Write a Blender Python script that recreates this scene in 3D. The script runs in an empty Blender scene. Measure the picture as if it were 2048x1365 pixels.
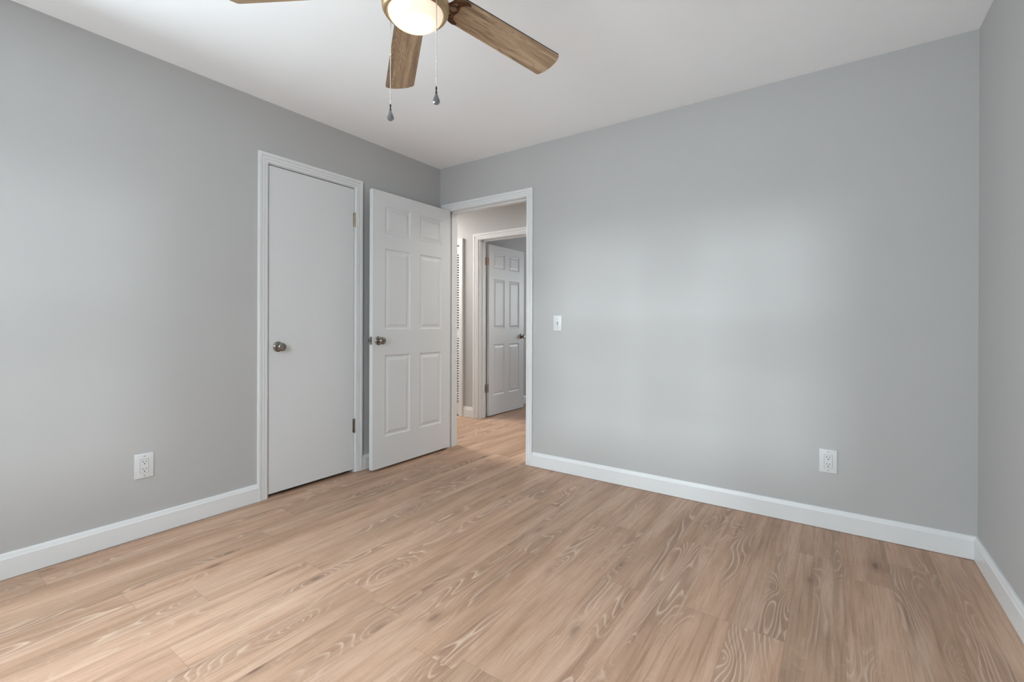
import bpy, bmesh, math, random
from mathutils import Matrix, Vector
random.seed(7)
S = bpy.context.scene
COL = S.collection
PI = math.pi

# ------------------------------------------------------------------ camera
F_PX, PITCH, YAW, ROLL = 922.04, -0.00095, 0.61152, 0.00306
CAM = Vector((2.8541, -2.9605, 1.0769))
cd = bpy.data.cameras.new('camera')
cd.sensor_width = 36.0
cd.lens = F_PX / 2048 * 36.0
cd.shift_y = -32.5 / 2048
cd.clip_start = 0.02
cam = bpy.data.objects.new('camera', cd)
COL.objects.link(cam)
fw = Vector((-math.sin(YAW) * math.cos(PITCH), math.cos(YAW) * math.cos(PITCH), math.sin(PITCH)))
rt = Vector((math.cos(YAW), math.sin(YAW), 0))
up = rt.cross(fw)
r2 = rt * math.cos(ROLL) + up * math.sin(ROLL)
u2 = -rt * math.sin(ROLL) + up * math.cos(ROLL)
cam.matrix_world = Matrix(((r2.x, u2.x, -fw.x, CAM.x), (r2.y, u2.y, -fw.y, CAM.y), (r2.z, u2.z, -fw.z, CAM.z), (0, 0, 0, 1)))
S.camera = cam

# ------------------------------------------------------------------ world, daylight, exposure
S.view_settings.view_transform = 'Standard'
S.view_settings.look = 'None'
S.view_settings.gamma = 1
S.view_settings.exposure = 0.085
S.cycles.use_denoising = True
S.cycles.max_bounces = 12
S.cycles.diffuse_bounces = 8
S.cycles.sample_clamp_indirect = 6
w = bpy.data.worlds.new('sky')
S.world = w
w.use_nodes = True
bg = w.node_tree.nodes['Background']
# bright sky and ground, a dim horizon band added to ease light on walls
_t = w.node_tree
_tc = _t.nodes.new('ShaderNodeTexCoord')
_sx = _t.nodes.new('ShaderNodeSeparateXYZ')
_mr = _t.nodes.new('ShaderNodeMapRange')
_mr.inputs['From Min'].default_value = -1.0
_mr.inputs['From Max'].default_value = 1.0
_cr = _t.nodes.new('ShaderNodeValToRGB')
SKY = [(0.0, 1.0), (0.30, 1.0), (0.40, 0.9), (0.47, 0.4), (0.60, 0.4), (0.68, 1.0), (1.0, 1.0)]
_e = _cr.color_ramp.elements
while len(_e) < len(SKY):
    _e.new(0.5)
for _i, (_p, _v) in enumerate(SKY):
    _e[_i].position = _p
    _e[_i].color = (_v, _v, _v, 1)
_ml = _t.nodes.new('ShaderNodeMath')
_ml.operation = 'MULTIPLY'
_ml.inputs[1].default_value = 1.45
_t.links.new(_tc.outputs['Generated'], _sx.inputs[0])
_t.links.new(_sx.outputs[2], _mr.inputs['Value'])
_t.links.new(_mr.outputs[0], _cr.inputs[0])
_t.links.new(_cr.outputs[0], _ml.inputs[0])
_t.links.new(_ml.outputs[0], bg.inputs[1])
bg.inputs[0].default_value = (0.88, 1.0, 1.07, 1)


def area(name, loc, target, sx, sy, power, color, portal=False):
    l = bpy.data.lights.new(name, 'AREA')
    l.shape = 'RECTANGLE'
    l.size, l.size_y = sx, sy
    l.energy = power
    l.color = color
    if portal:
        l.cycles.is_portal = True
    o = bpy.data.objects.new(name, l)
    COL.objects.link(o)
    o.location = loc
    d = Vector(target) - Vector(loc)
    o.rotation_euler = d.to_track_quat('-Z', 'Y').to_euler()
    return o


WX0, WX1, WZ0, WZ1 = 1.33, 2.53, 0.93, 1.98        # rear window (behind the camera)
UY0, UY1 = -3.60, -2.84                             # added left-hand window, unseen past the frame's left edge
VY0, VY1 = -3.20, -2.02                             # right-hand window (beside the camera)
area('rear_window_portal', (1.93, -3.83, 1.455), (1.93, 0, 1.455), 1.2, 1.05, 1, (1, 1, 1), True)
area('right_window_portal', (3.52, -2.61, 1.455), (0, -2.61, 1.455), 1.18, 1.05, 1, (1, 1, 1), True)
# area lights added outdoors to throw soft window patches onto the walls
area('rear_outdoor_light', (1.80, -11.7, 2.50), (1.9, 0, 1.0), 0.75, 0.65, 385, (0.92, 1.0, 1.06))
area('rear_outdoor_low_light', (2.85, -11.7, 3.20), (1.9, 0, 0.8), 0.75, 0.65, 230, (0.92, 1.0, 1.06))
area('right_outdoor_light', (11.4, -1.95, 2.42), (0, -2.65, 1.0), 0.75, 0.65, 225, (0.92, 1.0, 1.06))
area('right_outdoor_low_light', (11.4, -1.2, 3.10), (0, -2.65, 0.8), 0.75, 0.65, 30, (0.92, 1.0, 1.06))
# fill lights added just inside the rear and left-hand windows to lift the room
area('rear_window_fill', (1.93, -3.66, 1.455), (1.93, -2.66, 0.455), 1.2, 1.05, 42, (0.87, 1.0, 1.07))
area('rear_window_up_fill', (1.93, -3.655, 1.455), (1.93, -2.66, 2.1), 1.2, 1.05, 10, (0.87, 1.0, 1.07))
area('left_window_fill', (0.03, -3.22, 1.455), (1.03, -3.22, 1.29), 0.74, 1.05, 49, (0.87, 1.0, 1.07))
# hallway lamp, then unseen fill lights added for the hall and far room
area('hall_lamp', (-1.70, 0.55, 2.41), (-1.70, 0.55, 0), 0.9, 0.6, 52, (1.0, 0.985, 0.93))
area('hall_entry_fill', (1.6, 0.60, 2.41), (1.6, 0.60, 0), 1.2, 0.8, 26, (1.0, 0.985, 0.93))
area('far_room_fill', (1.2, 4.3, 1.5), (0.0, 1.3, 1.1), 1.2, 1.1, 27, (0.92, 1.0, 1.05))
LAMP_STRENGTH = 14.0


# ------------------------------------------------------------------ materials
def lin(c):
    c /= 255.0
    return c / 12.92 if c <= 0.04045 else ((c + 0.055) / 1.055) ** 2.4


def srgb(r, g, b):
    return (lin(r), lin(g), lin(b), 1)


class NT:
    def __init__(self, name):
        self.m = bpy.data.materials.new(name)
        self.m.use_nodes = True
        self.t = self.m.node_tree
        self.b = self.t.nodes['Principled BSDF']

    def n(self, kind, **kw):
        x = self.t.nodes.new(kind)
        for k, v in kw.items():
            setattr(x, k, v)
        return x

    def l(self, a, b):
        self.t.links.new(a, b)

    def math(self, op, a, b=None, c=None, clamp=False):
        x = self.n('ShaderNodeMath', operation=op, use_clamp=clamp)
        for i, v in enumerate((a, b, c)):
            if v is None:
                continue
            if isinstance(v, (int, float)):
                x.inputs[i].default_value = v
            else:
                self.l(v, x.inputs[i])
        return x.outputs[0]

    def comb(self, a, b, c):
        x = self.n('ShaderNodeCombineXYZ')
        for i, v in enumerate((a, b, c)):
            if isinstance(v, (int, float)):
                x.inputs[i].default_value = v
            else:
                self.l(v, x.inputs[i])
        return x.outputs[0]

    def noise(self, vec, scale=1, detail=2, rough=0.5, dist=0.0):
        x = self.n('ShaderNodeTexNoise')
        self.l(vec, x.inputs['Vector'])
        x.inputs['Scale'].default_value = scale
        x.inputs['Detail'].default_value = detail
        x.inputs['Roughness'].default_value = rough
        x.inputs['Distortion'].default_value = dist
        return x.outputs[0]

    def ramp(self, fac, pts, interp='LINEAR'):
        x = self.n('ShaderNodeValToRGB')
        x.color_ramp.interpolation = interp
        e = x.color_ramp.elements
        while len(e) < len(pts):
            e.new(0.5)
        for i, (p, c) in enumerate(pts):
            e[i].position = p
            e[i].color = c if len(c) == 4 else (*c, 1)
        self.l(fac, x.inputs[0])
        return x.outputs[0]

    def mix(self, fac, a, b, blend='MIX'):
        x = self.n('ShaderNodeMix', data_type='RGBA', blend_type=blend)
        if isinstance(fac, (int, float)):
            x.inputs[0].default_value = fac
        else:
            self.l(fac, x.inputs[0])
        for i, v in ((6, a), (7, b)):
            if isinstance(v, tuple):
                x.inputs[i].default_value = v
            else:
                self.l(v, x.inputs[i])
        return x.outputs[2]


def paint(name, col, rough, bump=0.0, scale=220):
    n = NT(name)
    tc = n.n('ShaderNodeTexCoord').outputs['Object']
    v = n.noise(tc, 1.6, 3)
    a = tuple(x * 0.985 for x in col[:3]) + (1,)
    b = tuple(min(1, x * 1.015) for x in col[:3]) + (1,)
    n.l(n.ramp(v, [(0.3, a), (0.7, b)]), n.b.inputs['Base Color'])
    n.b.inputs['Roughness'].default_value = rough
    if bump:
        h = n.noise(tc, scale, 2)
        bp = n.n('ShaderNodeBump')
        bp.inputs['Strength'].default_value = bump
        bp.inputs['Distance'].default_value = 0.001
        n.l(h, bp.inputs['Height'])
        n.l(bp.outputs[0], n.b.inputs['Normal'])
    return n.m


def metal(name, col, rough, aniso=0.0):
    n = NT(name)
    tc = n.n('ShaderNodeTexCoord').outputs['Object']
    v = n.noise(tc, 60, 3)
    a = tuple(x * 0.85 for x in col[:3]) + (1,)
    n.l(n.ramp(v, [(0.3, a), (0.7, col)]), n.b.inputs['Base Color'])
    n.b.inputs['Metallic'].default_value = 1
    n.b.inputs['Roughness'].default_value = rough
    return n.m


def plain(name, col, rough=0.5):
    n = NT(name)
    n.b.inputs['Base Color'].default_value = col
    n.b.inputs['Roughness'].default_value = rough
    return n.m


def floor_wood():
    n = NT('oak_plank_floor')
    uv = n.n('ShaderNodeUVMap', uv_map='plank').outputs[0]
    sp = n.n('ShaderNodeSeparateXYZ')
    n.l(uv, sp.inputs[0])
    u, v = sp.outputs[0], sp.outputs[1]
    at = n.n('ShaderNodeAttribute', attribute_name='seed', attribute_type='GEOMETRY')
    sr = n.n('ShaderNodeSeparateColor')
    n.l(at.outputs['Color'], sr.inputs[0])
    r, g, b = sr.outputs
    us = n.math('ADD', u, n.math('MULTIPLY', r, 37.0))
    vs = n.math('ADD', v, n.math('MULTIPLY', g, 53.0))
    zs = n.math('MULTIPLY', b, 19.0)
    # knots
    kv = n.n('ShaderNodeTexVoronoi', feature='F1', voronoi_dimensions='2D')
    kv.inputs['Scale'].default_value = 1
    kv.inputs['Randomness'].default_value = 1
    n.l(n.comb(n.math('MULTIPLY', us, 5.2), n.math('MULTIPLY', vs, 1.9), 0.0), kv.inputs['Vector'])
    kd = kv.outputs['Distance']
    pull = n.math('POWER', n.math('SUBTRACT', 1.0, n.math('MINIMUM', n.math('MULTIPLY', kd, 2.2), 1.0)), 2.0)
    # cathedral field: nested rings from a strongly stretched noise
    f1 = n.noise(n.comb(n.math('MULTIPLY', us, 7.5), n.math('MULTIPLY', vs, 1.0), zs), 1, 1.2, 0.4, 0.25)
    f2 = n.noise(n.comb(n.math('MULTIPLY', us, 40), n.math('MULTIPLY', vs, 7), zs), 1, 2, 0.5)
    fld = n.math('ADD', n.math('ADD', f1, n.math('MULTIPLY', pull, 0.22)), n.math('MULTIPLY', f2, 0.018))
    ring = n.math('FRACT', n.math('MULTIPLY', fld, 21.0))
    line = n.ramp(ring, [(0.0, (0, 0, 0)), (0.52, (0.1, 0.1, 0.1)), (0.80, (1, 1, 1)), (0.90, (0.1, 0.1, 0.1)), (1.0, (0, 0, 0))])
    zone = n.ramp(n.noise(n.comb(n.math('MULTIPLY', us, 9), n.math('MULTIPLY', vs, 1.1), n.math('ADD', zs, 5)), 1, 2, 0.5),
                  [(0.50, (0, 0, 0)), (0.62, (1, 1, 1))])
    # straight fibres
    fib = n.noise(n.comb(n.math('MULTIPLY', n.math('ADD', us, n.math('MULTIPLY', f1, 0.10)), 300), n.math('MULTIPLY', vs, 7), zs), 1, 3, 0.65)
    fib2 = n.noise(n.comb(n.math('MULTIPLY', us, 70), n.math('MULTIPLY', vs, 1.6), zs), 1, 3, 0.6)
    broad = n.noise(n.comb(n.math('MULTIPLY', us, 10), n.math('MULTIPLY', vs, 1.2), n.math('ADD', zs, 9)), 1, 3, 0.55)
    saw = n.noise(n.comb(n.math('MULTIPLY', us, 16), n.math('MULTIPLY', vs, 45), zs), 1, 3, 0.6)
    base = n.ramp(broad, [(0.30, srgb(162, 130, 107)), (0.50, srgb(185, 151, 127)), (0.72, srgb(201, 170, 148))])
    base = n.mix(n.math('MULTIPLY', zone, 0.46), base, srgb(140, 108, 90))
    base = n.mix(n.math('MULTIPLY', n.math('MULTIPLY', line, zone), 0.72), base, srgb(218, 193, 172))
    d1 = n.ramp(fib, [(0.34, (0.80, 0.78, 0.76)), (0.50, (1, 1, 1)), (0.70, (1.0, 1.0, 1.0))])
    base = n.mix(0.95, base, d1, 'MULTIPLY')
    d2 = n.ramp(fib2, [(0.32, (0.76, 0.73, 0.70)), (0.48, (1, 1, 1))])
    base = n.mix(0.75, base, d2, 'MULTIPLY')
    base = n.mix(n.ramp(saw, [(0.58, (0, 0, 0)), (0.80, (0.26, 0.26, 0.26))]), base, srgb(206, 178, 156))
    kk = n.ramp(kd, [(0.0, (1, 1, 1)), (0.035, (0.85, 0.85, 0.85)), (0.075, (0.28, 0.28, 0.28)), (0.17, (0, 0, 0))])
    sc = n.n('ShaderNodeSeparateColor')
    n.l(kv.outputs['Color'], sc.inputs[0])
    kmask = n.math('MULTIPLY', n.math('SUBTRACT', sc.outputs[0], 0.38), 1.7, clamp=True)
    base = n.mix(n.math('MULTIPLY', n.math('MULTIPLY', kk, kmask), 0.85), base, srgb(104, 78, 64))
    tint = n.ramp(b, [(0.0, (0.87, 0.87, 0.86)), (0.5, (0.94, 0.925, 0.915)), (1.0, (1.01, 0.995, 0.985))])
    base = n.mix(1.0, base, tint, 'MULTIPLY')
    # thin bevel line between planks (uv z-less: distance to edges kept in second uv)
    uv2 = n.n('ShaderNodeUVMap', uv_map='edge').outputs[0]
    s2 = n.n('ShaderNodeSeparateXYZ')
    n.l(uv2, s2.inputs[0])
    ed = n.math('MINIMUM', s2.outputs[0], s2.outputs[1])
    em = n.ramp(n.math('MULTIPLY', ed, 100.0), [(0.0, (1, 1, 1)), (0.06, (0.6, 0.6, 0.6)), (0.13, (0, 0, 0))])
    base = n.mix(n.math('MULTIPLY', em, 0.42), base, srgb(96, 72, 58))
    n.l(base, n.b.inputs['Base Color'])
    n.l(n.ramp(fib2, [(0.3, (0.50, 0.50, 0.50)), (0.7, (0.40, 0.40, 0.40))]), n.b.inputs['Roughness'])
    n.b.inputs['Specular IOR Level'].default_value = 0.35
    bp = n.n('ShaderNodeBump')
    bp.inputs['Strength'].default_value = 0.12
    bp.inputs['Distance'].default_value = 0.0006
    n.l(fib, bp.inputs['Height'])
    n.l(bp.outputs[0], n.b.inputs['Normal'])
    return n.m


def blade_wood():
    n = NT('oak_fan_blade')
    sp = n.n('ShaderNodeSeparateXYZ')
    n.l(n.n('ShaderNodeTexCoord').outputs['Object'], sp.inputs[0])
    oi = n.n('ShaderNodeObjectInfo').outputs['Random']
    v, u = sp.outputs[0], sp.outputs[1]
    zs = n.math('MULTIPLY', oi, 40)
    f1 = n.noise(n.comb(n.math('MULTIPLY', u, 16), n.math('MULTIPLY', v, 1.6), zs), 1, 2, 0.45, 0.2)
    ring = n.math('FRACT', n.math('MULTIPLY', f1, 26))
    line = n.ramp(ring, [(0, (0, 0, 0)), (0.5, (0.2, 0.2, 0.2)), (0.75, (1, 1, 1)), (1, (0, 0, 0))])
    fib = n.noise(n.comb(n.math('MULTIPLY', u, 330), n.math('MULTIPLY', v, 14), zs), 1, 3, 0.6)
    fib2 = n.noise(n.comb(n.math('MULTIPLY', u, 60), n.math('MULTIPLY', v, 2.5), zs), 1, 3, 0.6)
    base = n.ramp(fib2, [(0.30, srgb(132, 108, 86)), (0.5, srgb(170, 143, 115)), (0.7, srgb(196, 170, 140))])
    base = n.mix(n.math('MULTIPLY', n.math('MULTIPLY', line, 0.5), n.ramp(n.noise(n.comb(n.math('MULTIPLY', u, 22), n.math('MULTIPLY', v, 3.5), zs), 1, 2), [(0.42, (0.15, 0.15, 0.15)), (0.62, (1, 1, 1))])), base, srgb(92, 70, 52))
    base = n.mix(0.6, base, n.ramp(fib, [(0.36, (0.66, 0.62, 0.58)), (0.52, (1, 1, 1))]), 'MULTIPLY')
    n.l(base, n.b.inputs['Base Color'])
    n.b.inputs['Roughness'].default_value = 0.5
    return n.m


def bowl_glow():
    n = NT('frosted_lit_glass')
    sp = n.n('ShaderNodeTexCoord').outputs['Object']
    d = n.n('ShaderNodeVectorMath', operation='DISTANCE')
    n.l(sp, d.inputs[0])
    d.inputs[1].default_value = (0.010, 0.004, -0.050)     # the bulb sits low in the bowl
    f = n.math('DIVIDE', d.outputs['Value'], 0.11)
    col = n.ramp(f, [(0.0, (1.0, 0.93, 0.80)), (0.45, (1.0, 0.86, 0.66)), (1.0, (0.98, 0.82, 0.62))])
    st = n.ramp(f, [(0.0, (1, 1, 1)), (0.20, (0.5, 0.5, 0.5)), (0.36, (0.105, 0.105, 0.105)), (0.52, (0.058, 0.058, 0.058)), (1.0, (0.046, 0.046, 0.046))])
    n.l(col, n.b.inputs['Emission Color'])
    n.l(n.math('MULTIPLY', st, LAMP_STRENGTH), n.b.inputs['Emission Strength'])
    n.b.inputs['Base Color'].default_value = (0.35, 0.32, 0.28, 1)
    n.b.inputs['Roughness'].default_value = 0.4
    return n.m


def clear_pane():
    n = NT('window_glass')
    tr = n.n('ShaderNodeBsdfTransparent')
    tr.inputs[0].default_value = (0.97, 0.98, 0.98, 1)
    gl = n.n('ShaderNodeBsdfGlossy')
    gl.inputs['Roughness'].default_value = 0.02
    mx = n.n('ShaderNodeMixShader')
    mx.inputs[0].default_value = 0.05
    n.l(tr.outputs[0], mx.inputs[1])
    n.l(gl.outputs[0], mx.inputs[2])
    n.l(mx.outputs[0], n.t.nodes['Material Output'].inputs[0])
    return n.m


def crystal():
    n = NT('smoked_crystal')
    n.b.inputs['Base Color'].default_value = (0.22, 0.225, 0.23, 1)
    n.b.inputs['Roughness'].default_value = 0.05
    n.b.inputs['Transmission Weight'].default_value = 0.75
    n.b.inputs['IOR'].default_value = 1.5
    return n.m


M = dict(
    wall=paint('grey_wall_paint', (0.434, 0.427, 0.422, 1), 0.62, 0.05, 160),
    ceiling=paint('white_ceiling_paint', (0.92, 0.93, 0.945, 1), 0.8, 0.04, 120),
    trim=paint('white_trim_paint', (0.69, 0.692, 0.694, 1), 0.36),
    door=paint('white_door_paint', (0.645, 0.648, 0.652, 1), 0.38),
    floor=floor_wood(),
    blade=blade_wood(),
    edge=plain('dark_blade_edge', srgb(46, 34, 26), 0.5),
    iron=metal('bronze_blade_bracket', srgb(108, 80, 60), 0.36),
    housing=metal('champagne_fan_metal', srgb(196, 168, 132), 0.38),
    bowl=bowl_glow(),
    nickel=metal('satin_nickel', srgb(150, 143, 136), 0.2),
    brass=metal('worn_nickel_hinge', srgb(186, 172, 152), 0.35),
    copper=metal('aged_copper_hinge', srgb(206, 184, 170), 0.55),
    grey_steel=metal('dull_steel_hinge', srgb(190, 188, 185), 0.5),
    chain=metal('chain_metal', srgb(222, 217, 208), 0.3),
    crystal=crystal(),
    darkmetal=metal('dark_pendant_cap', srgb(70, 70, 72), 0.3),
    plastic=paint('white_outlet_plastic', (0.62, 0.622, 0.625, 1), 0.3),
    slot=plain('slot_dark', (0.01, 0.01, 0.01, 1), 0.6),
    screw=metal('painted_screw', srgb(150, 150, 150), 0.5),
    pane=clear_pane(),
    keyhole=plain('keyhole_dark', (0.02, 0.02, 0.02, 1), 0.4),
)


# ------------------------------------------------------------------ mesh helpers
def box(bm, x0, x1, y0, y1, z0, z1, bevel=0.0, seg=2):
    vs = [bm.verts.new((x, y, z)) for x in (x0, x1) for y in (y0, y1) for z in (z0, z1)]
    fs = [(0, 1, 3, 2), (4, 6, 7, 5), (0, 4, 5, 1), (2, 3, 7, 6), (0, 2, 6, 4), (1, 5, 7, 3)]
    faces = [bm.faces.new([vs[i] for i in f]) for f in fs]
    if bevel:
        ed = list({e for f in faces for e in f.edges})
        bmesh.ops.bevel(bm, geom=ed, offset=bevel, segments=seg, profile=0.5, affect='EDGES')


def lathe(bm, prof, axis='Z', center=(0, 0, 0), seg=40):
    """prof: list of (radius, height) along the axis"""
    c = Vector(center)

    def P(r, h, a):
        x, y = r * math.cos(a), r * math.sin(a)
        if axis == 'Z':
            return c + Vector((x, y, h))
        if axis == '-Y':
            return c + Vector((x, -h, y))
        return c + Vector((h, x, y))
    rings = []
    for r, h in prof:
        if r < 1e-6:
            rings.append([bm.verts.new(P(0, h, 0))])
        else:
            rings.append([bm.verts.new(P(r, h, 2 * PI * i / seg)) for i in range(seg)])
    for a, b in zip(rings[:-1], rings[1:]):
        for i in range(seg):
            j = (i + 1) % seg
            if len(a) == 1 and len(b) == 1:
                continue
            if len(a) == 1:
                bm.faces.new((a[0], b[i], b[j]))
            elif len(b) == 1:
                bm.faces.new((a[i], a[j], b[0]))
            else:
                bm.faces.new((a[i], a[j], b[j], b[i]))


def tube(bm, pts, rad, seg=8, cap=True):
    pts = [Vector(p) for p in pts]
    rings = []
    for i, p in enumerate(pts):
        t = (pts[min(i + 1, len(pts) - 1)] - pts[max(i - 1, 0)]).normalized()
        a = t.orthogonal().normalized() if i == 0 else (rings_a - t * rings_a.dot(t)).normalized()
        rings_a = a
        b = t.cross(a)
        r = rad[i] if isinstance(rad, (list, tuple)) else rad
        rings.append([bm.verts.new(p + (a * math.cos(2 * PI * k / seg) + b * math.sin(2 * PI * k / seg)) * r) for k in range(seg)])
    for a, b in zip(rings[:-1], rings[1:]):
        for k in range(seg):
            bm.faces.new((a[k], a[(k + 1) % seg], b[(k + 1) % seg], b[k]))
    if cap:
        bm.faces.new(rings[0][::-1])
        bm.faces.new(rings[-1])


def obj(name, bm, mat, parent=None, smooth=False, angle=35):
    bmesh.ops.recalc_face_normals(bm, faces=bm.faces)
    me = bpy.data.meshes.new(name)
    bm.to_mesh(me)
    bm.free()
    me.materials.append(M[mat] if isinstance(mat, str) else mat)
    if smooth:
        for p in me.polygons:
            p.use_smooth = True
        me.set_sharp_from_angle(angle=math.radians(angle))
    o = bpy.data.objects.new(name, me)
    COL.objects.link(o)
    if parent is not None:
        o.parent = parent
    return o


def tag(o, label, cat, group=None, kind=None):
    o['label'] = label
    o['category'] = cat
    if group:
        o['group'] = group
    if kind:
        o['kind'] = kind
    return o


def thing(name, label, cat, loc=(0, 0, 0), rz=0.0, group=None, kind=None):
    o = bpy.data.objects.new(name, None)
    o.empty_display_size = 0.05
    COL.objects.link(o)
    o.location = loc
    o.rotation_euler = (0, 0, rz)
    return tag(o, label, cat, group, kind)


def struct(name, bm, mat, label, cat, smooth=False):
    return tag(obj(name, bm, mat, None, smooth), label, cat, None, 'structure')


B = bmesh.new

# ------------------------------------------------------------------ the shell
W, H = 3.392, 2.44
XJ0, XJ1, ZJ = 0.095, 0.911, 2.055          # clear opening of the entry door
CY0, CY1, CZ = -1.499, -0.880, 2.060        # clear opening of the closet door
FX0, FX1, FZ = -0.465, 0.268, 2.035         # clear opening of the far door
LX0, LX1, LZ = -1.61, -0.757, 2.005         # louvred closet opening in the hall
JT = 0.018                                  # jamb thickness


def wall_x(bm, y0, y1, x0, x1, holes, z1=H):
    """wall running along x with rectangular holes (xa, xb, za, zb)"""
    cur = x0
    for xa, xb, za, zb in sorted(holes):
        box(bm, cur, xa, y0, y1, 0, z1)
        if za > 0:
            box(bm, xa, xb, y0, y1, 0, za)
        box(bm, xa, xb, y0, y1, zb, z1)
        cur = xb
    box(bm, cur, x1, y0, y1, 0, z1)


def wall_y(bm, x0, x1, y0, y1, holes, z1=H):
    cur = y0
    for ya, yb, za, zb in sorted(holes):
        box(bm, x0, x1, cur, ya, 0, z1)
        if za > 0:
            box(bm, x0, x1, ya, yb, 0, za)
        box(bm, x0, x1, ya, yb, zb, z1)
        cur = yb
    box(bm, x0, x1, cur, y1, 0, z1)


bm = B(); wall_y(bm, -0.12, 0.0, -3.82, 0.0, [(UY0, UY1, WZ0, WZ1), (CY0 - JT, CY1 + JT, 0, CZ + JT)])
struct('wall_left', bm, 'wall', 'grey painted wall on the left with the flat closet door in it', 'wall')
bm = B(); wall_x(bm, 0.0, 0.12, -2.5, 3.512, [(XJ0 - JT, XJ1 + JT, 0, ZJ + JT)])
struct('wall_back', bm, 'wall', 'wide grey painted wall facing the camera with the light switch on it', 'wall')
bm = B(); wall_y(bm, W, W + 0.12, -3.82, 0.0, [(VY0, VY1, WZ0, WZ1)])
struct('wall_right', bm, 'wall', 'narrow strip of grey painted wall at the right edge', 'wall')
bm = B(); wall_x(bm, -3.82, -3.70, 0.0, W, [(WX0, WX1, WZ0, WZ1)])
struct('wall_rear', bm, 'wall', 'grey window wall behind the camera', 'wall')
bm = B(); wall_x(bm, 1.13, 1.25, -2.5, 3.512, [(FX0 - JT, FX1 + JT, 0, FZ + JT), (LX0, LX1, 0, LZ + 0.01)])
struct('wall_hall', bm, 'wall', 'pale hallway wall seen through the open doorway above the far door', 'wall')
bm = B(); box(bm, -2.62, -2.5, 0, 1.25, 0, H)
struct('wall_hall_left', bm, 'wall', 'left end wall of the hallway', 'wall')
bm = B(); box(bm, 3.512, 3.63, 0, 1.25, 0, H)
struct('wall_hall_right', bm, 'wall', 'right end wall of the hallway', 'wall')
bm = B(); box(bm, -0.74, -0.605, 1.25, 4.6, 0, H)
struct('wall_far_left', bm, 'wall', 'shaded grey wall of the far room behind its open door', 'wall')
bm = B(); box(bm, -0.74, 2.72, 4.6, 4.72, 0, H)
struct('wall_far_back', bm, 'wall', 'end wall of the far room', 'wall')
bm = B(); box(bm, 2.6, 2.72, 1.25, 4.6, 0, H)
struct('wall_far_right', bm, 'wall', 'right wall of the far room', 'wall')
bm = B()
box(bm, -0.80, -0.74, -1.95, 0.0, 0, H); box(bm, -0.74, -0.12, -2.01, -1.95, 0, H); box(bm, -0.74, -0.12, -0.36, -0.30, 0, H)
struct('wall_closet', bm, 'wall', 'closet walls behind the flat closet door', 'wall')
bm = B()
box(bm, -1.80, -1.74, 1.25, 1.9, 0, H); box(bm, -1.74, -0.74, 1.84, 1.9, 0, H)
struct('wall_linen', bm, 'wall', 'closet walls behind the louvred hallway door', 'wall')
bm = B(); box(bm, -2.62, 3.63, -3.82, 4.72, H, H + 0.06)
struct('ceiling', bm, 'ceiling', 'flat white ceiling with the fan hanging from it', 'ceiling')

# floor: one mesh of planks running along y, each plank with its own grain seed
PW, PL = 0.1675, 1.22
bm = B()
uvl = bm.loops.layers.uv.new('plank')
uve = bm.loops.layers.uv.new('edge')
sdl = bm.loops.layers.float_color.new('seed')
known = {}                                   # column -> y of one plank end read from the photograph
x_ref = 2.885
for c, y in ((0, -0.39), (1, -1.145), (2, -1.14), (3, -1.80), (4, -1.14), (5, -0.62), (6, -1.89), (7, -1.13), (8, -1.80),
             (9, -0.55), (10, -1.14), (11, -1.79), (12, -0.95), (13, -2.35), (14, -1.75), (-1, -0.53), (-2, -1.5)):
    known[c] = y
FXA, FXB, FYA, FYB = -2.62, 3.63, -3.82, 4.72
for c in range(-5, 36):
    xb = x_ref - c * PW
    xa = xb - PW
    a, b = max(xa, FXA), min(xb, FXB)
    if a >= b:
        continue
    y0 = known.get(c, random.uniform(-1.22, 0))
    k = math.floor((FYA - y0) / PL)
    y = y0 + k * PL
    while y < FYB:
        ya, yb = max(y, FYA), min(y + PL, FYB)
        if yb > ya:
            sd = (random.random(), random.random(), random.random(), 1)
            # a strip of nested quads keeps the distance to the plank edges exact
            e = 0.004
            xs = sorted({a, min(a + e, b), max(b - e, a), b})
            ys = sorted({ya, min(ya + e, yb), max(yb - e, ya), yb})
            g = {}
            for X in xs:
                for Y in ys:
                    g[X, Y] = bm.verts.new((X, Y, 0))
            for i in range(len(xs) - 1):
                for j in range(len(ys) - 1):
                    f = bm.faces.new((g[xs[i], ys[j]], g[xs[i + 1], ys[j]], g[xs[i + 1], ys[j + 1]], g[xs[i], ys[j + 1]]))
                    for lp in f.loops:
                        X, Y = lp.vert.co.x, lp.vert.co.y
                        lp[uvl].uv = (X - xa, Y - y)
                        lp[uve].uv = (min(X - xa, xb - X), min(Y - y, y + PL - Y))
                        lp[sdl] = sd
        y += PL
struct('floor', bm, 'floor', 'pinkish oak plank floor running toward the doorway', 'floor')

# ------------------------------------------------------------------ trim
CASING = [(0.0, 0.0), (0.0, 0.008), (0.004, 0.0105), (0.016, 0.011), (0.018, 0.008), (0.020, 0.0115), (0.034, 0.0125),
          (0.0365, 0.0095), (0.039, 0.0145), (0.053, 0.016), (0.057, 0.0145), (0.0575, 0.0)]


def casing(bm, a0, a1, zt, fn, prof=CASING, z0=0.002):
    """three-sided mitred moulding round an opening; fn maps (along, out, z) to the world"""
    rows = []
    for wd, d in prof:
        rows.append([bm.verts.new(fn(*p)) for p in ((a0 - wd, d, z0), (a0 - wd, d, zt + wd), (a1 + wd, d, zt + wd), (a1 + wd, d, z0))])
    for r, q in zip(rows[:-1], rows[1:]):
        for i in range(3):
            bm.faces.new((r[i], r[i + 1], q[i + 1], q[i]))


RV = 0.005
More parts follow.
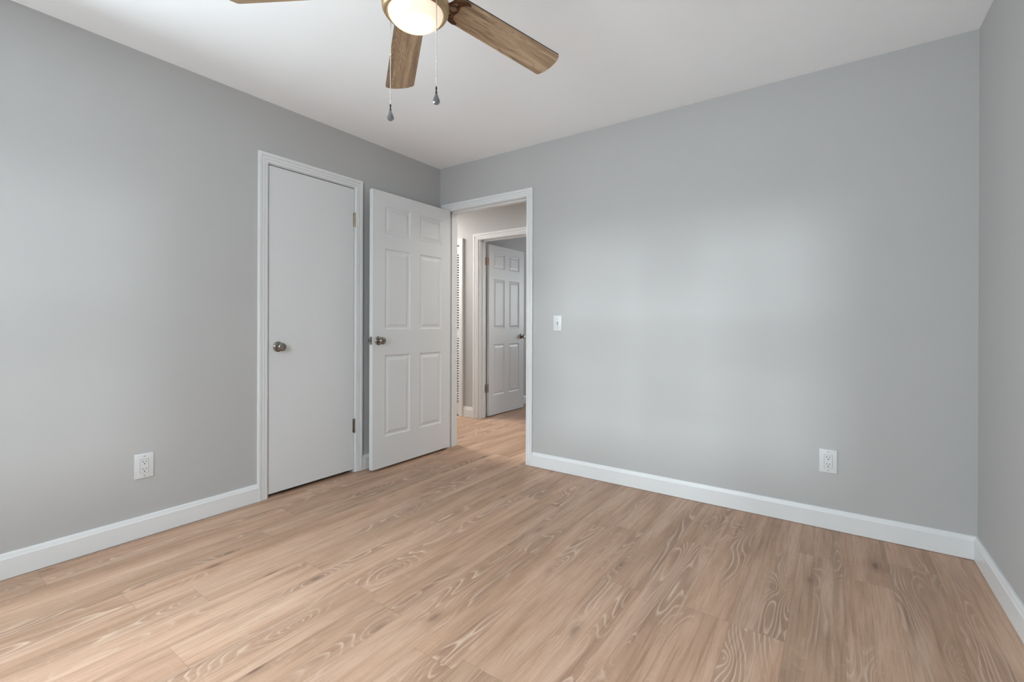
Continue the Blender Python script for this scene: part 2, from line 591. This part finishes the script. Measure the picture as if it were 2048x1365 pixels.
# closet door trim
bm = B()
casing(bm, CY0 - RV - 0.004, CY1 + RV, CZ + RV, lambda a, d, z: (d, a, z))
box(bm, -0.12, -0.0005, CY0 - JT, CY0, 0, CZ); box(bm, -0.12, -0.0005, CY1, CY1 + JT, 0, CZ); box(bm, -0.12, -0.0005, CY0 - JT, CY1 + JT, CZ, CZ + JT)
box(bm, -0.075, -0.042, CY0, CY0 + 0.011, 0, CZ); box(bm, -0.075, -0.042, CY1 - 0.011, CY1, 0, CZ); box(bm, -0.075, -0.042, CY0, CY1, CZ - 0.011, CZ)
struct('trim_1', bm, 'trim', 'white moulded casing round the flat closet door', 'door trim')
# entry door trim
bm = B()
casing(bm, XJ0 - RV, XJ1 + RV, ZJ + RV, lambda a, d, z: (a, -d, z))
casing(bm, XJ0 - RV, XJ1 + RV, ZJ + RV, lambda a, d, z: (a, 0.12 + d, z))
box(bm, XJ0 - JT, XJ0, 0.0005, 0.1195, 0, ZJ); box(bm, XJ1, XJ1 + JT, 0.0005, 0.1195, 0, ZJ); box(bm, XJ0 - JT, XJ1 + JT, 0.0005, 0.1195, ZJ, ZJ + JT)
box(bm, XJ0, XJ0 + 0.011, 0.040, 0.075, 0, ZJ); box(bm, XJ1 - 0.011, XJ1, 0.040, 0.075, 0, ZJ); box(bm, XJ0, XJ1, 0.040, 0.075, ZJ - 0.011, ZJ)
struct('trim_2', bm, 'trim', 'white moulded casing round the open doorway to the hall', 'door trim')
# far door trim
bm = B()
casing(bm, FX0 - RV - 0.012, FX1 + RV, FZ + RV, lambda a, d, z: (a, 1.13 - d, z), [(x * 1.25, d * 1.1) for x, d in CASING])
box(bm, FX0 - JT, FX0, 1.1305, 1.2495, 0, FZ); box(bm, FX1, FX1 + JT, 1.1305, 1.2495, 0, FZ); box(bm, FX0 - JT, FX1 + JT, 1.1305, 1.2495, FZ, FZ + JT)
box(bm, FX0, FX0 + 0.011, 1.175, 1.208, 0, FZ); box(bm, FX1 - 0.011, FX1, 1.175, 1.208, 0, FZ); box(bm, FX0, FX1, 1.175, 1.208, FZ - 0.011, FZ)
struct('trim_3', bm, 'trim', 'white moulded casing round the far hallway door', 'door trim')
# louvred closet trim: plain square stock
bm = B()
box(bm, LX1, LX1 + 0.052, 1.102, 1.13, 0.002, LZ + 0.075, 0.003); box(bm, LX0 - 0.052, LX0, 1.102, 1.13, 0.002, LZ + 0.075, 0.003)
box(bm, LX0 - 0.001, LX1 + 0.001, 1.104, 1.13, LZ, LZ + 0.075, 0.003)
struct('trim_4', bm, 'trim', 'plain square white frame round the louvred hallway closet', 'door trim')

BASE = [(0.0, 0.0015), (0.0135, 0.0015), (0.0145, 0.003), (0.0145, 0.086), (0.0125, 0.0895), (0.0112, 0.094), (0.0085, 0.104), (0.0065, 0.108), (0.0, 0.1085)]


def baseboard(bm, fn, s0, s1, prof=BASE, m0=0.0, m1=0.0):
    """m0 / m1: mitre slope at each end (+1 inside corner)"""
    a = [bm.verts.new(fn(s0 + m0 * d, d, z)) for d, z in prof]
    b = [bm.verts.new(fn(s1 - m1 * d, d, z)) for d, z in prof]
    for i in range(len(prof) - 1):
        bm.faces.new((a[i], a[i + 1], b[i + 1], b[i]))
    bm.faces.new(a)
    bm.faces.new(b[::-1])


bm = B()
baseboard(bm, lambda s, d, z: (d, s, z), -3.70, CY0 - RV - 0.004 - 0.0575, m0=1)
baseboard(bm, lambda s, d, z: (d, s, z), CY1 + RV + 0.0575, 0, m1=1)
struct('baseboard_left', bm, 'trim', 'white baseboard along the left wall', 'baseboard')
bm = B()
baseboard(bm, lambda s, d, z: (s, -d, z), XJ1 + RV + 0.0575, W, m1=1)
struct('baseboard_back', bm, 'trim', 'white baseboard along the wide back wall', 'baseboard')
bm = B()
baseboard(bm, lambda s, d, z: (W - d, s, z), -3.70, 0, m0=1, m1=1)
struct('baseboard_right', bm, 'trim', 'white baseboard at the lower right edge', 'baseboard')
bm = B()
baseboard(bm, lambda s, d, z: (s, -3.70 + d, z), 0, W, m0=1, m1=1)
struct('baseboard_rear', bm, 'trim', 'white baseboard under the window behind the camera', 'baseboard')
HB = [(0.0, 0.0015), (0.015, 0.0015), (0.015, 0.088), (0.012, 0.090), (0.012, 0.098), (0.009, 0.100), (0.009, 0.110), (0.005, 0.113), (0.005, 0.120), (0, 0.121)]
bm = B()
baseboard(bm, lambda s, d, z: (s, 1.13 - d, z), LX1 + 0.052, FX0 - RV - 0.012 - 0.072, HB)
baseboard(bm, lambda s, d, z: (s, 1.13 - d, z), FX1 + RV + 0.072, 3.51, HB)
struct('baseboard_hall', bm, 'trim', 'short white stepped baseboard beside the far hallway door', 'baseboard')
bm = B()
baseboard(bm, lambda s, d, z: (-0.605 + d, s, z), 1.25, 4.6)
struct('baseboard_far', bm, 'trim', 'white baseboard of the far room past its open door', 'baseboard')


# ------------------------------------------------------------------ windows (behind and beside the camera)
def window(name, fn, a0, a1, z0, z1, label):
    e = thing(name, label, 'window', kind='structure')

    def bx(bm, p0, p1, d0, d1, q0, q1):
        A, C = fn(p0, d0), fn(p1, d1)
        box(bm, min(A[0], C[0]), max(A[0], C[0]), min(A[1], C[1]), max(A[1], C[1]), q0, q1, 0.002)
    bm = B()
    t = 0.035
    bx(bm, a0, a0 + t, 0.03, 0.09, z0, z1); bx(bm, a1 - t, a1, 0.03, 0.09, z0, z1)
    bx(bm, a0, a1, 0.03, 0.09, z0, z0 + t); bx(bm, a0, a1, 0.03, 0.09, z1 - t, z1)
    mid = (a0 + a1) / 2
    bx(bm, mid - 0.03, mid + 0.03, 0.03, 0.09, z0, z1)
    zm = (z0 + z1) / 2
    bx(bm, a0 + t, mid - 0.03, 0.045, 0.08, zm - 0.03, zm + 0.03); bx(bm, mid + 0.03, a1 - t, 0.045, 0.08, zm - 0.03, zm + 0.03)
    obj('window_frame', bm, 'trim', e)
    bm = B(); bx(bm, a0 - 0.04, a1 + 0.04, -0.05, -0.002, z0 - 0.025, z0 - 0.001)
    obj('window_sill', bm, 'trim', e)
    for p0, p1 in ((a0 + t, mid - 0.03), (mid + 0.03, a1 - t)):
        for q0, q1 in ((z0 + t, zm - 0.03), (zm + 0.03, z1 - t)):
            bm = B(); bx(bm, p0, p1, 0.060, 0.064, q0, q1)
            obj('window_pane', bm, 'pane', e)
    return e


window('window_1', lambda a, d: (a, -3.70 - d), WX0, WX1, WZ0, WZ1, 'white twin sash window in the wall behind the camera')
window('window_2', lambda a, d: (W + d, a), VY0, VY1, WZ0, WZ1, 'white twin sash window in the right wall beside the camera')

window('added_window_3', lambda a, d: (-d, a), UY0, UY1, WZ0, WZ1, 'added white sash window for fill light, unseen in the left wall beyond the left edge')  # unseen window put in to go with the left fill light

# ------------------------------------------------------------------ doors
RINGS = [(0.0, 0.0), (0.004, 0.0045), (0.011, 0.0075), (0.017, 0.0080), (0.022, 0.0070), (0.038, 0.0022), (0.041, 0.0016)]


def panel_leaf(w, z0, z1, t, cols, rows):
    """a leaf with raised panels on both faces: width along x, face at y=0 looking to -y"""
    bm = B()
    xs = sorted([0, w] + [c for p in cols for c in p])
    zs = sorted([z0, z1] + [c for p in rows for c in p])
    for side, yy in ((1, 0.0), (-1, t)):
        g = {(x, z): bm.verts.new((x, yy, z)) for x in xs for z in zs}
        for i in range(len(xs) - 1):
            for j in range(len(zs) - 1):
                xa, xb, za, zb = xs[i], xs[i + 1], zs[j], zs[j + 1]
                if (xa, xb) in cols and (za, zb) in rows:
                    prev = [g[xa, za], g[xb, za], g[xb, zb], g[xa, zb]]
                    for ins, dep in RINGS[1:]:
                        cur = [bm.verts.new((x, yy + side * dep, z)) for x, z in
                               ((xa + ins, za + ins), (xb - ins, za + ins), (xb - ins, zb - ins), (xa + ins, zb - ins))]
                        for k in range(4):
                            bm.faces.new((prev[k], prev[(k + 1) % 4], cur[(k + 1) % 4], cur[k]))
                        prev = cur
                    bm.faces.new(prev)
                else:
                    bm.faces.new((g[xa, za], g[xb, za], g[xb, zb], g[xa, zb]))
    bm.verts.ensure_lookup_table()
    loop = [(0, z0), (w, z0), (w, z1), (0, z1)]
    f = [bm.verts.new((x, 0, z)) for x, z in loop]
    k = [bm.verts.new((x, t, z)) for x, z in loop]
    for i in range(4):
        bm.faces.new((f[i], f[(i + 1) % 4], k[(i + 1) % 4], k[i]))
    bmesh.ops.remove_doubles(bm, verts=bm.verts, dist=1e-6)
    return bm


def knob(parent, x, z, face, keyed=False, r=0.0265):
    """face: -1 stands on y=0 looking to -y, else (t) on the back"""
    e_axis = '-Y'
    y = 0.0
    bm = B()
    lathe(bm, [(0, 0.0), (0.0325, 0.0), (0.0325, 0.003), (0.031, 0.006), (0.026, 0.009), (0.018, 0.0115), (0.0125, 0.013), (0.0115, 0.020), (0.0, 0.020)], e_axis, (x, y, z))
    if face > 0:
        for v in bm.verts:
            v.co.y = face - v.co.y
    ro = obj('rosette', bm, 'nickel', parent, True, 50)
    bm = B()
    lathe(bm, [(0, 0.018), (0.0115, 0.018), (0.0125, 0.024), (0.017, 0.029), (r * 0.93, 0.035), (r, 0.041), (r, 0.046), (r * 0.95, 0.052), (r * 0.80, 0.0565),
               (r * 0.62, 0.0585), (r * 0.5, 0.0580), (0, 0.0575)], e_axis, (x, y, z))
    if face > 0:
        for v in bm.verts:
            v.co.y = face - v.co.y
    ko = obj('knob', bm, 'nickel', parent, True, 50)
    if keyed:
        bm = B(); lathe(bm, [(0, 0.0572), (0.0095, 0.0572), (0.0095, 0.0588), (0, 0.0588)], e_axis, (x, y, z), 24)
        obj('lock_ring', bm, 'keyhole', ko, True)
        bm = B(); lathe(bm, [(0, 0.057), (0.0058, 0.057), (0.0058, 0.0612), (0.0045, 0.0622), (0, 0.0622)], e_axis, (x, y, z), 20)
        obj('turn_button', bm, 'nickel', ko, True)
    return ko


# closet door: flat slab, hinged on its right, knob on its left
T = 0.035
d1 = thing('door_1', 'flat white slab closet door, closed, with a nickel knob on its left side', 'door', (-0.003, CY0 + 0.004, 0), PI / 2, kind='structure')
wd = CY1 - CY0 - 0.007
bm = B(); box(bm, 0, wd, 0, T, 0.022, CZ - 0.006, 0.0015)
obj('door_panel', bm, 'door', d1)
knob(d1, 0.058, 0.932, -1)
bm = B(); box(bm, -0.0035, 0.0006, 0.003, 0.03, 0.895, 0.965)
obj('latch_plate', bm, 'slot', d1)


def hinge(parent, x, z0, z1, leaf_dir=None, mat='brass'):
    bm = B()
    n = 5
    h = (z1 - z0) / n
    for i in range(n):
        lathe(bm, [(0, z0 + i * h + 0.0004), (0.0058, z0 + i * h + 0.0004), (0.0058, z0 + (i + 1) * h - 0.0004), (0, z0 + (i + 1) * h - 0.0004)], 'Z', (x, -0.0062, 0), 16)
    lathe(bm, [(0, z1), (0.0052, z1), (0.0045, z1 + 0.003), (0, z1 + 0.004)], 'Z', (x, -0.0062, 0), 16)
    lathe(bm, [(0, z0 - 0.004), (0.0045, z0 - 0.003), (0.0052, z0), (0, z0)], 'Z', (x, -0.0062, 0), 16)
    box(bm, x - 0.012, x - 0.001, -0.0022, 0.0005, z0, z1, 0.0004)
    box(bm, x + 0.001, x + 0.004, -0.0030, 0.002, z0, z1)
    return obj('hinge', bm, mat, parent, True)


hinge(d1, wd + 0.0035, 1.782, 1.880)
hinge(d1, wd + 0.0035, 0.290, 0.388, mat='nickel')

# entry door: six raised panels, standing open along the left wall
d2 = thing('door_2', 'six-panel white door standing open in front of the corner, nearest of the panelled doors', 'door', (0.1315, -0.823, 0), PI / 2, kind='structure')
cols = [(0.111, 0.358), (0.461, 0.708)]
rows = [(0.243, 0.845), (1.037, 1.635), (1.745, 1.949)]
bm = panel_leaf(0.813, 0.020, 2.052, T, cols, rows)
obj('door_panel', bm, 'door', d2)
knob(d2, 0.054, 0.955, -1, True)
knob(d2, 0.054, 0.955, T)
bm = B(); box(bm, -0.0012, 0.001, 0.005, 0.030, 0.927, 0.985)
lp = obj('latch_plate', bm, 'screw', d2)
for zz in (0.936, 0.976):
    bm = B(); box(bm, -0.0018, 0, 0.0145, 0.0205, zz - 0.003, zz + 0.003)
    obj('screw', bm, 'slot', lp)
bm = B(); box(bm, -0.011, 0.0, 0.011, 0.024, 0.947, 0.965, 0.002)
obj('latch_bolt', bm, 'nickel', d2)
for z0, z1 in ((1.78, 1.88), (1.0, 1.1), (0.26, 0.36)):
    bm = B(); lathe(bm, [(0, z0), (0.006, z0), (0.006, z1), (0, z1)], 'Z', (0.8165, T + 0.004, 0), 14)
    obj('hinge', bm, 'brass', d2, True)

# far door: six panels, open into the far room
d3 = thing('door_3', 'six-panel white door seen through the doorway, open into the far room', 'door', (-0.437, 1.270, 0), PI / 2, kind='structure')
cols = [(0.085, 0.307), (0.396, 0.620)]
rows = [(0.240, 0.838), (1.024, 1.608), (1.738, 1.918)]
bm = panel_leaf(0.728, 0.010, 2.008, T, cols, rows)
obj('door_panel', bm, 'door', d3)
knob(d3, 0.664, 0.925, -1)
knob(d3, 0.664, 0.925, T)
for z0, z1, mt in ((1.765, 1.853, 'copper'), (0.283, 0.378, 'grey_steel')):
    bm = B()
    # leaf on the door edge, knuckle in the gap, leaf on the jamb
    box(bm, -0.0020, 0.0005, 0.002, 0.033, z0, z1, 0.0004)
    lathe(bm, [(0, z0), (0.0062, z0), (0.0062, z1), (0, z1)], 'Z', (-0.009, 0.0205, 0), 14)
    box(bm, -0.066, -0.012, 0.0262, 0.0285, z0, z1, 0.0004)
    obj('hinge', bm, mt, d3, True)

# louvred closet door in the hall
d4 = thing('door_4', 'white louvred closet door in the hallway, a sliver beside the doorway jamb', 'door', (LX1 - 0.001, 1.118, 0), PI, kind='structure')
lw = 0.42
for k in range(2):
    bm = B()
    x0, x1 = k * (lw + 0.003), k * (lw + 0.003) + lw
    y0, y1 = -0.028, 0.0
    st = 0.006 if k == 0 else 0.035
    box(bm, x0, x0 + st, y0, y1, 0.012, LZ - 0.014, 0.002); box(bm, x1 - 0.03, x1, y0, y1, 0.012, LZ - 0.014, 0.002)
    for q0, q1 in ((0.012, 0.145), (0.915, 1.010), (LZ - 0.110, LZ - 0.014)):
        box(bm, x0 + st, x1 - 0.03, y0, y1, q0, q1, 0.001)
    fr = obj('door_panel', bm, 'door', d4)
    bm = B()
    for q0, q1 in ((0.145, 0.915), (1.010, LZ - 0.110)):
        n = int((q1 - q0) / 0.029)
        st_ = (q1 - q0) / n
        for i in range(n):
            zc = q0 + (i + 0.5) * st_
            vs = []
            for x in (x0 + st, x1 - 0.03):
                for yy, zz in ((-0.0255, -0.0120), (-0.0255, -0.0065), (0.002, 0.0060), (0.002, 0.0115)):
                    vs.append(bm.verts.new((x, yy, zc - zz)))
            for a, b in ((0, 1), (1, 3), (3, 2), (2, 0)):
                bm.faces.new((vs[a], vs[b], vs[b + 4], vs[a + 4]))
    sl = obj('louver_slats', bm, 'door', fr)

# ------------------------------------------------------------------ outlets and switch
def outlet(loc, rz, label):
    e = thing('wall_outlet', label, 'outlet', loc, rz, 'white duplex outlets low on the walls')
    w2, h2 = 0.040, 0.062
    bm = B()
    box(bm, -w2, w2, -0.0065, 0, -h2, h2)
    ed = [x for x in bm.edges if all(v.co.y < -0.006 for v in x.verts)]
    bmesh.ops.bevel(bm, geom=ed, offset=0.0042, segments=3, profile=0.5, affect='EDGES')
    obj('cover_plate', bm, 'plastic', e, True, 40)
    bm = B()
    box(bm, -0.0172, 0.0172, -0.0078, -0.005, -0.0340, 0.0340, 0.0008)
    rc = obj('receptacle', bm, 'plastic', e)
    bm = B()
    for a, b, c, d in ((-0.0182, -0.0172, -0.035, 0.035), (0.0172, 0.0182, -0.035, 0.035), (-0.0182, 0.0182, -0.035, -0.034), (-0.0182, 0.0182, 0.034, 0.035)):
        box(bm, a, b, -0.0067, -0.006, c, d)
    obj('seam', bm, 'screw', e)
    for zc in (0.0185, -0.0185):
        for xx, hh in ((-0.0065, 0.0042), (0.0065, 0.0034)):
            bm = B(); box(bm, xx - 0.0011, xx + 0.0011, -0.0081, -0.0070, zc + 0.004 - hh, zc + 0.004 + hh)
            obj('slot', bm, 'slot', rc)
        bm = B(); lathe(bm, [(0, 0.0070), (0.0027, 0.0070), (0.0027, 0.0081), (0, 0.0081)], '-Y', (0, 0, zc - 0.0075), 16)
        obj('ground_hole', bm, 'slot', rc)
    for zc in (0.0485, -0.0485):
        bm = B(); lathe(bm, [(0, 0.006), (0.0028, 0.006), (0.0026, 0.0071), (0, 0.0072)], '-Y', (0, 0, zc), 16)
        obj('screw', bm, 'screw', e, True)
    return e


outlet((0.0, -2.121, 0.3575), PI / 2, 'white duplex outlet low on the left wall, left of the closet door')
outlet((2.826, 0.0, 0.3575), 0.0, 'white duplex outlet low on the back wall, near the right corner')

sw = thing('light_switch', 'white toggle light switch on the back wall right of the doorway', 'light switch', (1.188, 0.0, 1.086))
bm = B()
box(bm, -0.0345, 0.0345, -0.0055, 0, -0.056, 0.056)
ed = [x for x in bm.edges if all(v.co.y < -0.005 for v in x.verts)]
bmesh.ops.bevel(bm, geom=ed, offset=0.0035, segments=3, profile=0.5, affect='EDGES')
obj('cover_plate', bm, 'plastic', sw, True, 40)
bm = B(); box(bm, -0.0055, 0.0055, -0.0062, -0.005, -0.0125, 0.0125, 0.0003)
obj('toggle_surround', bm, 'screw', sw)
bm = B()
vs = [bm.verts.new(p) for p in ((-0.004, -0.006, -0.004), (0.004, -0.006, -0.004), (0.004, -0.006, 0.008), (-0.004, -0.006, 0.008),
                                (-0.0034, -0.017, 0.008), (0.0034, -0.017, 0.008), (0.0034, -0.014, 0.0145), (-0.0034, -0.014, 0.0145))]
for f in ((3, 2, 1, 0), (4, 5, 6, 7), (0, 1, 5, 4), (1, 2, 6, 5), (2, 3, 7, 6), (3, 0, 4, 7)):
    bm.faces.new([vs[i] for i in f])
obj('toggle', bm, 'plastic', sw)
for zc in (0.030, -0.030):
    bm = B(); lathe(bm, [(0, 0.005), (0.0028, 0.005), (0.0026, 0.0061), (0, 0.0062)], '-Y', (0, 0, zc), 16)
    obj('screw', bm, 'screw', sw, True)

# ------------------------------------------------------------------ ceiling fan
FC = Vector((1.762, -1.940, 0))
ZB, ZR = 2.150, 2.071
fan = thing('ceiling_fan', 'five-blade oak ceiling fan with a lit glass bowl and two pull chains', 'ceiling fan', (FC.x, FC.y, H))
zl = lambda z: z - H
bm = B()
lathe(bm, [(0, 0), (0.075, 0), (0.078, -0.01), (0.072, -0.055), (0.060, -0.07), (0.0, -0.07)])
obj('canopy', bm, 'housing', fan, True)
bm = B()
lathe(bm, [(0, -0.068), (0.060, -0.070), (0.098, -0.085), (0.112, -0.115), (0.115, -0.200), (0.108, -0.235), (0.085, -0.255), (0, -0.256)], seg=56)
obj('motor_housing', bm, 'housing', fan, True)
bm = B()
lathe(bm, [(0, zl(2.186)), (0.055, zl(2.186)), (0.060, zl(2.150)), (0.072, zl(2.135)), (0.095, zl(2.118)), (0.1035, zl(2.100)), (0.1055, zl(2.084)), (0.1035, zl(2.070)),
           (0.097, zl(2.060)), (0.090, zl(2.0575)), (0.0865, zl(2.061)), (0.085, zl(2.075)), (0.0, zl(2.078))], seg=64)
obj('light_fitter', bm, 'housing', fan, True, 60)
bm = B()
prof = [(0.0865 * math.cos(a), zl(2.066) - 0.050 * math.sin(a)) for a in [i * PI / 2 / 18 for i in range(18)]] + [(0, zl(2.016))]
lathe(bm, prof, seg=64)
for v in bm.verts:
    v.co.z -= zl(2.066)
gb = obj('glass_bowl', bm, 'bowl', fan, True, 80)
gb.location = (0, 0, zl(2.066))
gb['label'] = 'glowing frosted glass bowl'

R0, R1, DROOP, PITCHB = 0.124, 0.620, math.radians(2.2), math.radians(-12.3)


def blade_mesh():
    bm = B()
    t = 0.0055
    pts = []
    n = 10

    def hw(r):
        return 0.0555 + (0.0625 - 0.0555) * (r - 0.2) / (R1 - 0.2)
    # outline: root rounded, tip with soft corners
    for i in range(n + 1):
        a = PI / 2 + PI * i / n
        h = hw(R0 + 0.02)
        pts.append((R0 + 0.045 + 0.045 * math.cos(a) * 1.0, 0.97 * h * (math.sin(a) if abs(math.sin(a)) < 0.999 else math.copysign(1, math.sin(a)))))
    pts = [(x, y) for x, y in pts]
    h1 = hw(R1 - 0.03)
    rc = 0.012
    tip = []
    for i in range(6):
        a = -PI / 2 + (PI / 2 - 0.16) * i / 5
        tip.append((R1 - 0.030 + rc * math.cos(a) + 0.006, -h1 + rc + rc * math.sin(a)))
    for i in range(1, 8):
        s = -h1 + rc + (h1 - rc) * 2 * i / 8
        tip.append((R1 - 0.012 + 0.012 * (1 - (s / h1) ** 2), s))
    for i in range(6):
        a = 0.16 + (PI / 2 - 0.16) * i / 5
        tip.append((R1 - 0.030 + rc * math.cos(a) + 0.006, h1 - rc + rc * math.sin(a)))
    pts = pts + tip
    lo = [bm.verts.new((x, y, -t / 2)) for x, y in pts]
    hi = [bm.verts.new((x, y, t / 2)) for x, y in pts]
    bm.faces.new(lo[::-1])
    bm.faces.new(hi)
    for i in range(len(pts)):
        j = (i + 1) % len(pts)
        f = bm.faces.new((lo[i], lo[j], hi[j], hi[i]))
        f.material_index = 1
    return bm


def iron_mesh():
    """scrolled bracket under the blade root: crescent with two curls and a stem to the hub"""
    bm = B()
    z = -0.0062

    def curve(ctrl, r0, r1, n=8):
        """smooth tube through control points, its radius swelling from the ends to the middle"""
        P = [Vector((*c, z)) for c in ctrl]
        P = [P[0] * 2 - P[1]] + P + [P[-1] * 2 - P[-2]]
        pts = []
        for i in range(1, len(P) - 2):
            for k in range(n):
                t = k / n
                pts.append(0.5 * ((2 * P[i]) + (P[i + 1] - P[i - 1]) * t + (2 * P[i - 1] - 5 * P[i] + 4 * P[i + 1] - P[i + 2]) * t * t
                                  + (3 * P[i] - P[i - 1] - 3 * P[i + 1] + P[i + 2]) * t ** 3))
        pts.append(P[-2])
        m = len(pts) - 1
        tube(bm, pts, [r1 + (r0 - r1) * min(1, 3.2 * min(i, m - i) / m) for i in range(m + 1)], 10)
    # rim round the blade root, from horn to horn
    curve([(0.183, -0.0455), (0.172, -0.0485), (0.155, -0.0455), (0.136, -0.033), (0.124, -0.016), (0.120, 0), (0.124, 0.016), (0.136, 0.033),
           (0.155, 0.0455), (0.172, 0.0485), (0.183, 0.0455)], 0.0046, 0.0026)
    for q in (-1, 1):
        # horn flowing back into the central cusp
        curve([(0.184, 0.0450 * q), (0.172, 0.0425 * q), (0.160, 0.0340 * q), (0.1535, 0.0230 * q), (0.156, 0.0110 * q), (0.1605, 0.0)], 0.0048, 0.0026)
        # filling between horn and rim
        curve([(0.176, 0.0465 * q), (0.164, 0.0425 * q), (0.152, 0.0350 * q), (0.141, 0.0310 * q)], 0.0050, 0.0035)
        # curl from the cusp round the centre hole
        curve([(0.159, 0.004 * q), (0.150, 0.0130 * q), (0.138, 0.0120 * q), (0.126, 0.0050 * q)], 0.0032, 0.0024)
        curve([(0.154, 0.0220 * q), (0.147, 0.0290 * q), (0.140, 0.0345 * q)], 0.0038, 0.0030)
    for v in bm.verts:
        v.co.z = z + (v.co.z - z) * 0.8
    # stem to the motor
    tube(bm, [(0.124, 0, z), (0.108, 0, z + 0.003), (0.090, 0, z + 0.010), (0.070, 0, z + 0.016)], [0.012, 0.011, 0.012, 0.014], 12)
    return bm


azim = [76.7, 143.4, 214.4, 288.5, 2.6]
bl = obj('blade', blade_mesh(), 'blade', fan)
bl.data.materials.append(M['edge'])
ir = obj('blade_bracket', iron_mesh(), 'iron', bl, True, 60)
for k, az in enumerate(azim):
    if k == 0:
        o, q = bl, ir
    else:
        o = bl.copy(); COL.objects.link(o); o.parent = fan
        q = ir.copy(); COL.objects.link(q); q.parent = o
    o.matrix_local = (Matrix.Translation((0, 0, zl(ZB))) @ Matrix.Rotation(math.radians(az), 4, 'Z') @
                      Matrix.Rotation(DROOP, 4, 'Y') @ Matrix.Rotation(PITCHB, 4, 'X'))


def pull_chain(ang, r, z_top, z_join, z_low, beads_top):
    x, y = r * math.cos(ang), r * math.sin(ang)
    bm = B()
    tube(bm, [(x * 0.93, y * 0.93, zl(z_top + 0.004)), (x * 0.985, y * 0.985, zl(z_top + 0.002)), (x, y, zl(z_top - 0.008)), (x, y, zl(z_join))], 0.0013, 8)
    # bell-shaped joint, then ball chain
    lathe(bm, [(0, zl(z_join + 0.006)), (0.0022, zl(z_join + 0.005)), (0.0028, zl(z_join)), (0.0018, zl(z_join - 0.006)), (0, zl(z_join - 0.007))], 'Z', (x, y, 0), 10)
    z = z_join - 0.008
    while z > z_low:
        lathe(bm, [(0, zl(z + 0.0019)), (0.0015, zl(z + 0.0010)), (0.0019, zl(z)), (0.0015, zl(z - 0.0010)), (0, zl(z - 0.0019))], 'Z', (x, y, 0), 8)
        z -= 0.0048
    tube(bm, [(x, y, zl(z_join)), (x, y, zl(z_low - 0.004))], 0.0006, 5)
    c = obj('pull_chain', bm, 'chain', fan, True, 60)
    bm = B()
    z0 = z_low - 0.002
    lathe(bm, [(0, zl(z0)), (0.0022, zl(z0 - 0.001)), (0.0030, zl(z0 - 0.007)), (0.0018, zl(z0 - 0.012)), (0.0022, zl(z0 - 0.015)), (0.0038, zl(z0 - 0.020)), (0, zl(z0 - 0.021))], 'Z', (x, y, 0), 12)
    obj('pendant_cap', bm, 'darkmetal', c, True)
    bm = B()
    z1 = z0 - 0.018
    L = 0.037
    lathe(bm, [(0, zl(z1)), (0.0030, zl(z1 - 0.10 * L)), (0.0058, zl(z1 - 0.30 * L)), (0.0092, zl(z1 - 0.52 * L)), (0.0112, zl(z1 - 0.70 * L)), (0.0108, zl(z1 - 0.82 * L)),
               (0.0078, zl(z1 - 0.94 * L)), (0.0035, zl(z1 - 0.99 * L)), (0, zl(z1 - L))], 'Z', (x, y, 0), 9)
    pd = obj('pendant', bm, 'crystal', c)
    pd['label'] = 'smoky faceted teardrop pendant'
    return c


CHAINS = [(math.radians(-173), 0.1045, 2.085, 1.963, 1.800), (math.radians(-7), 0.1045, 2.085, 1.963, 1.797)]
for c in CHAINS:
    pull_chain(*c, 0)
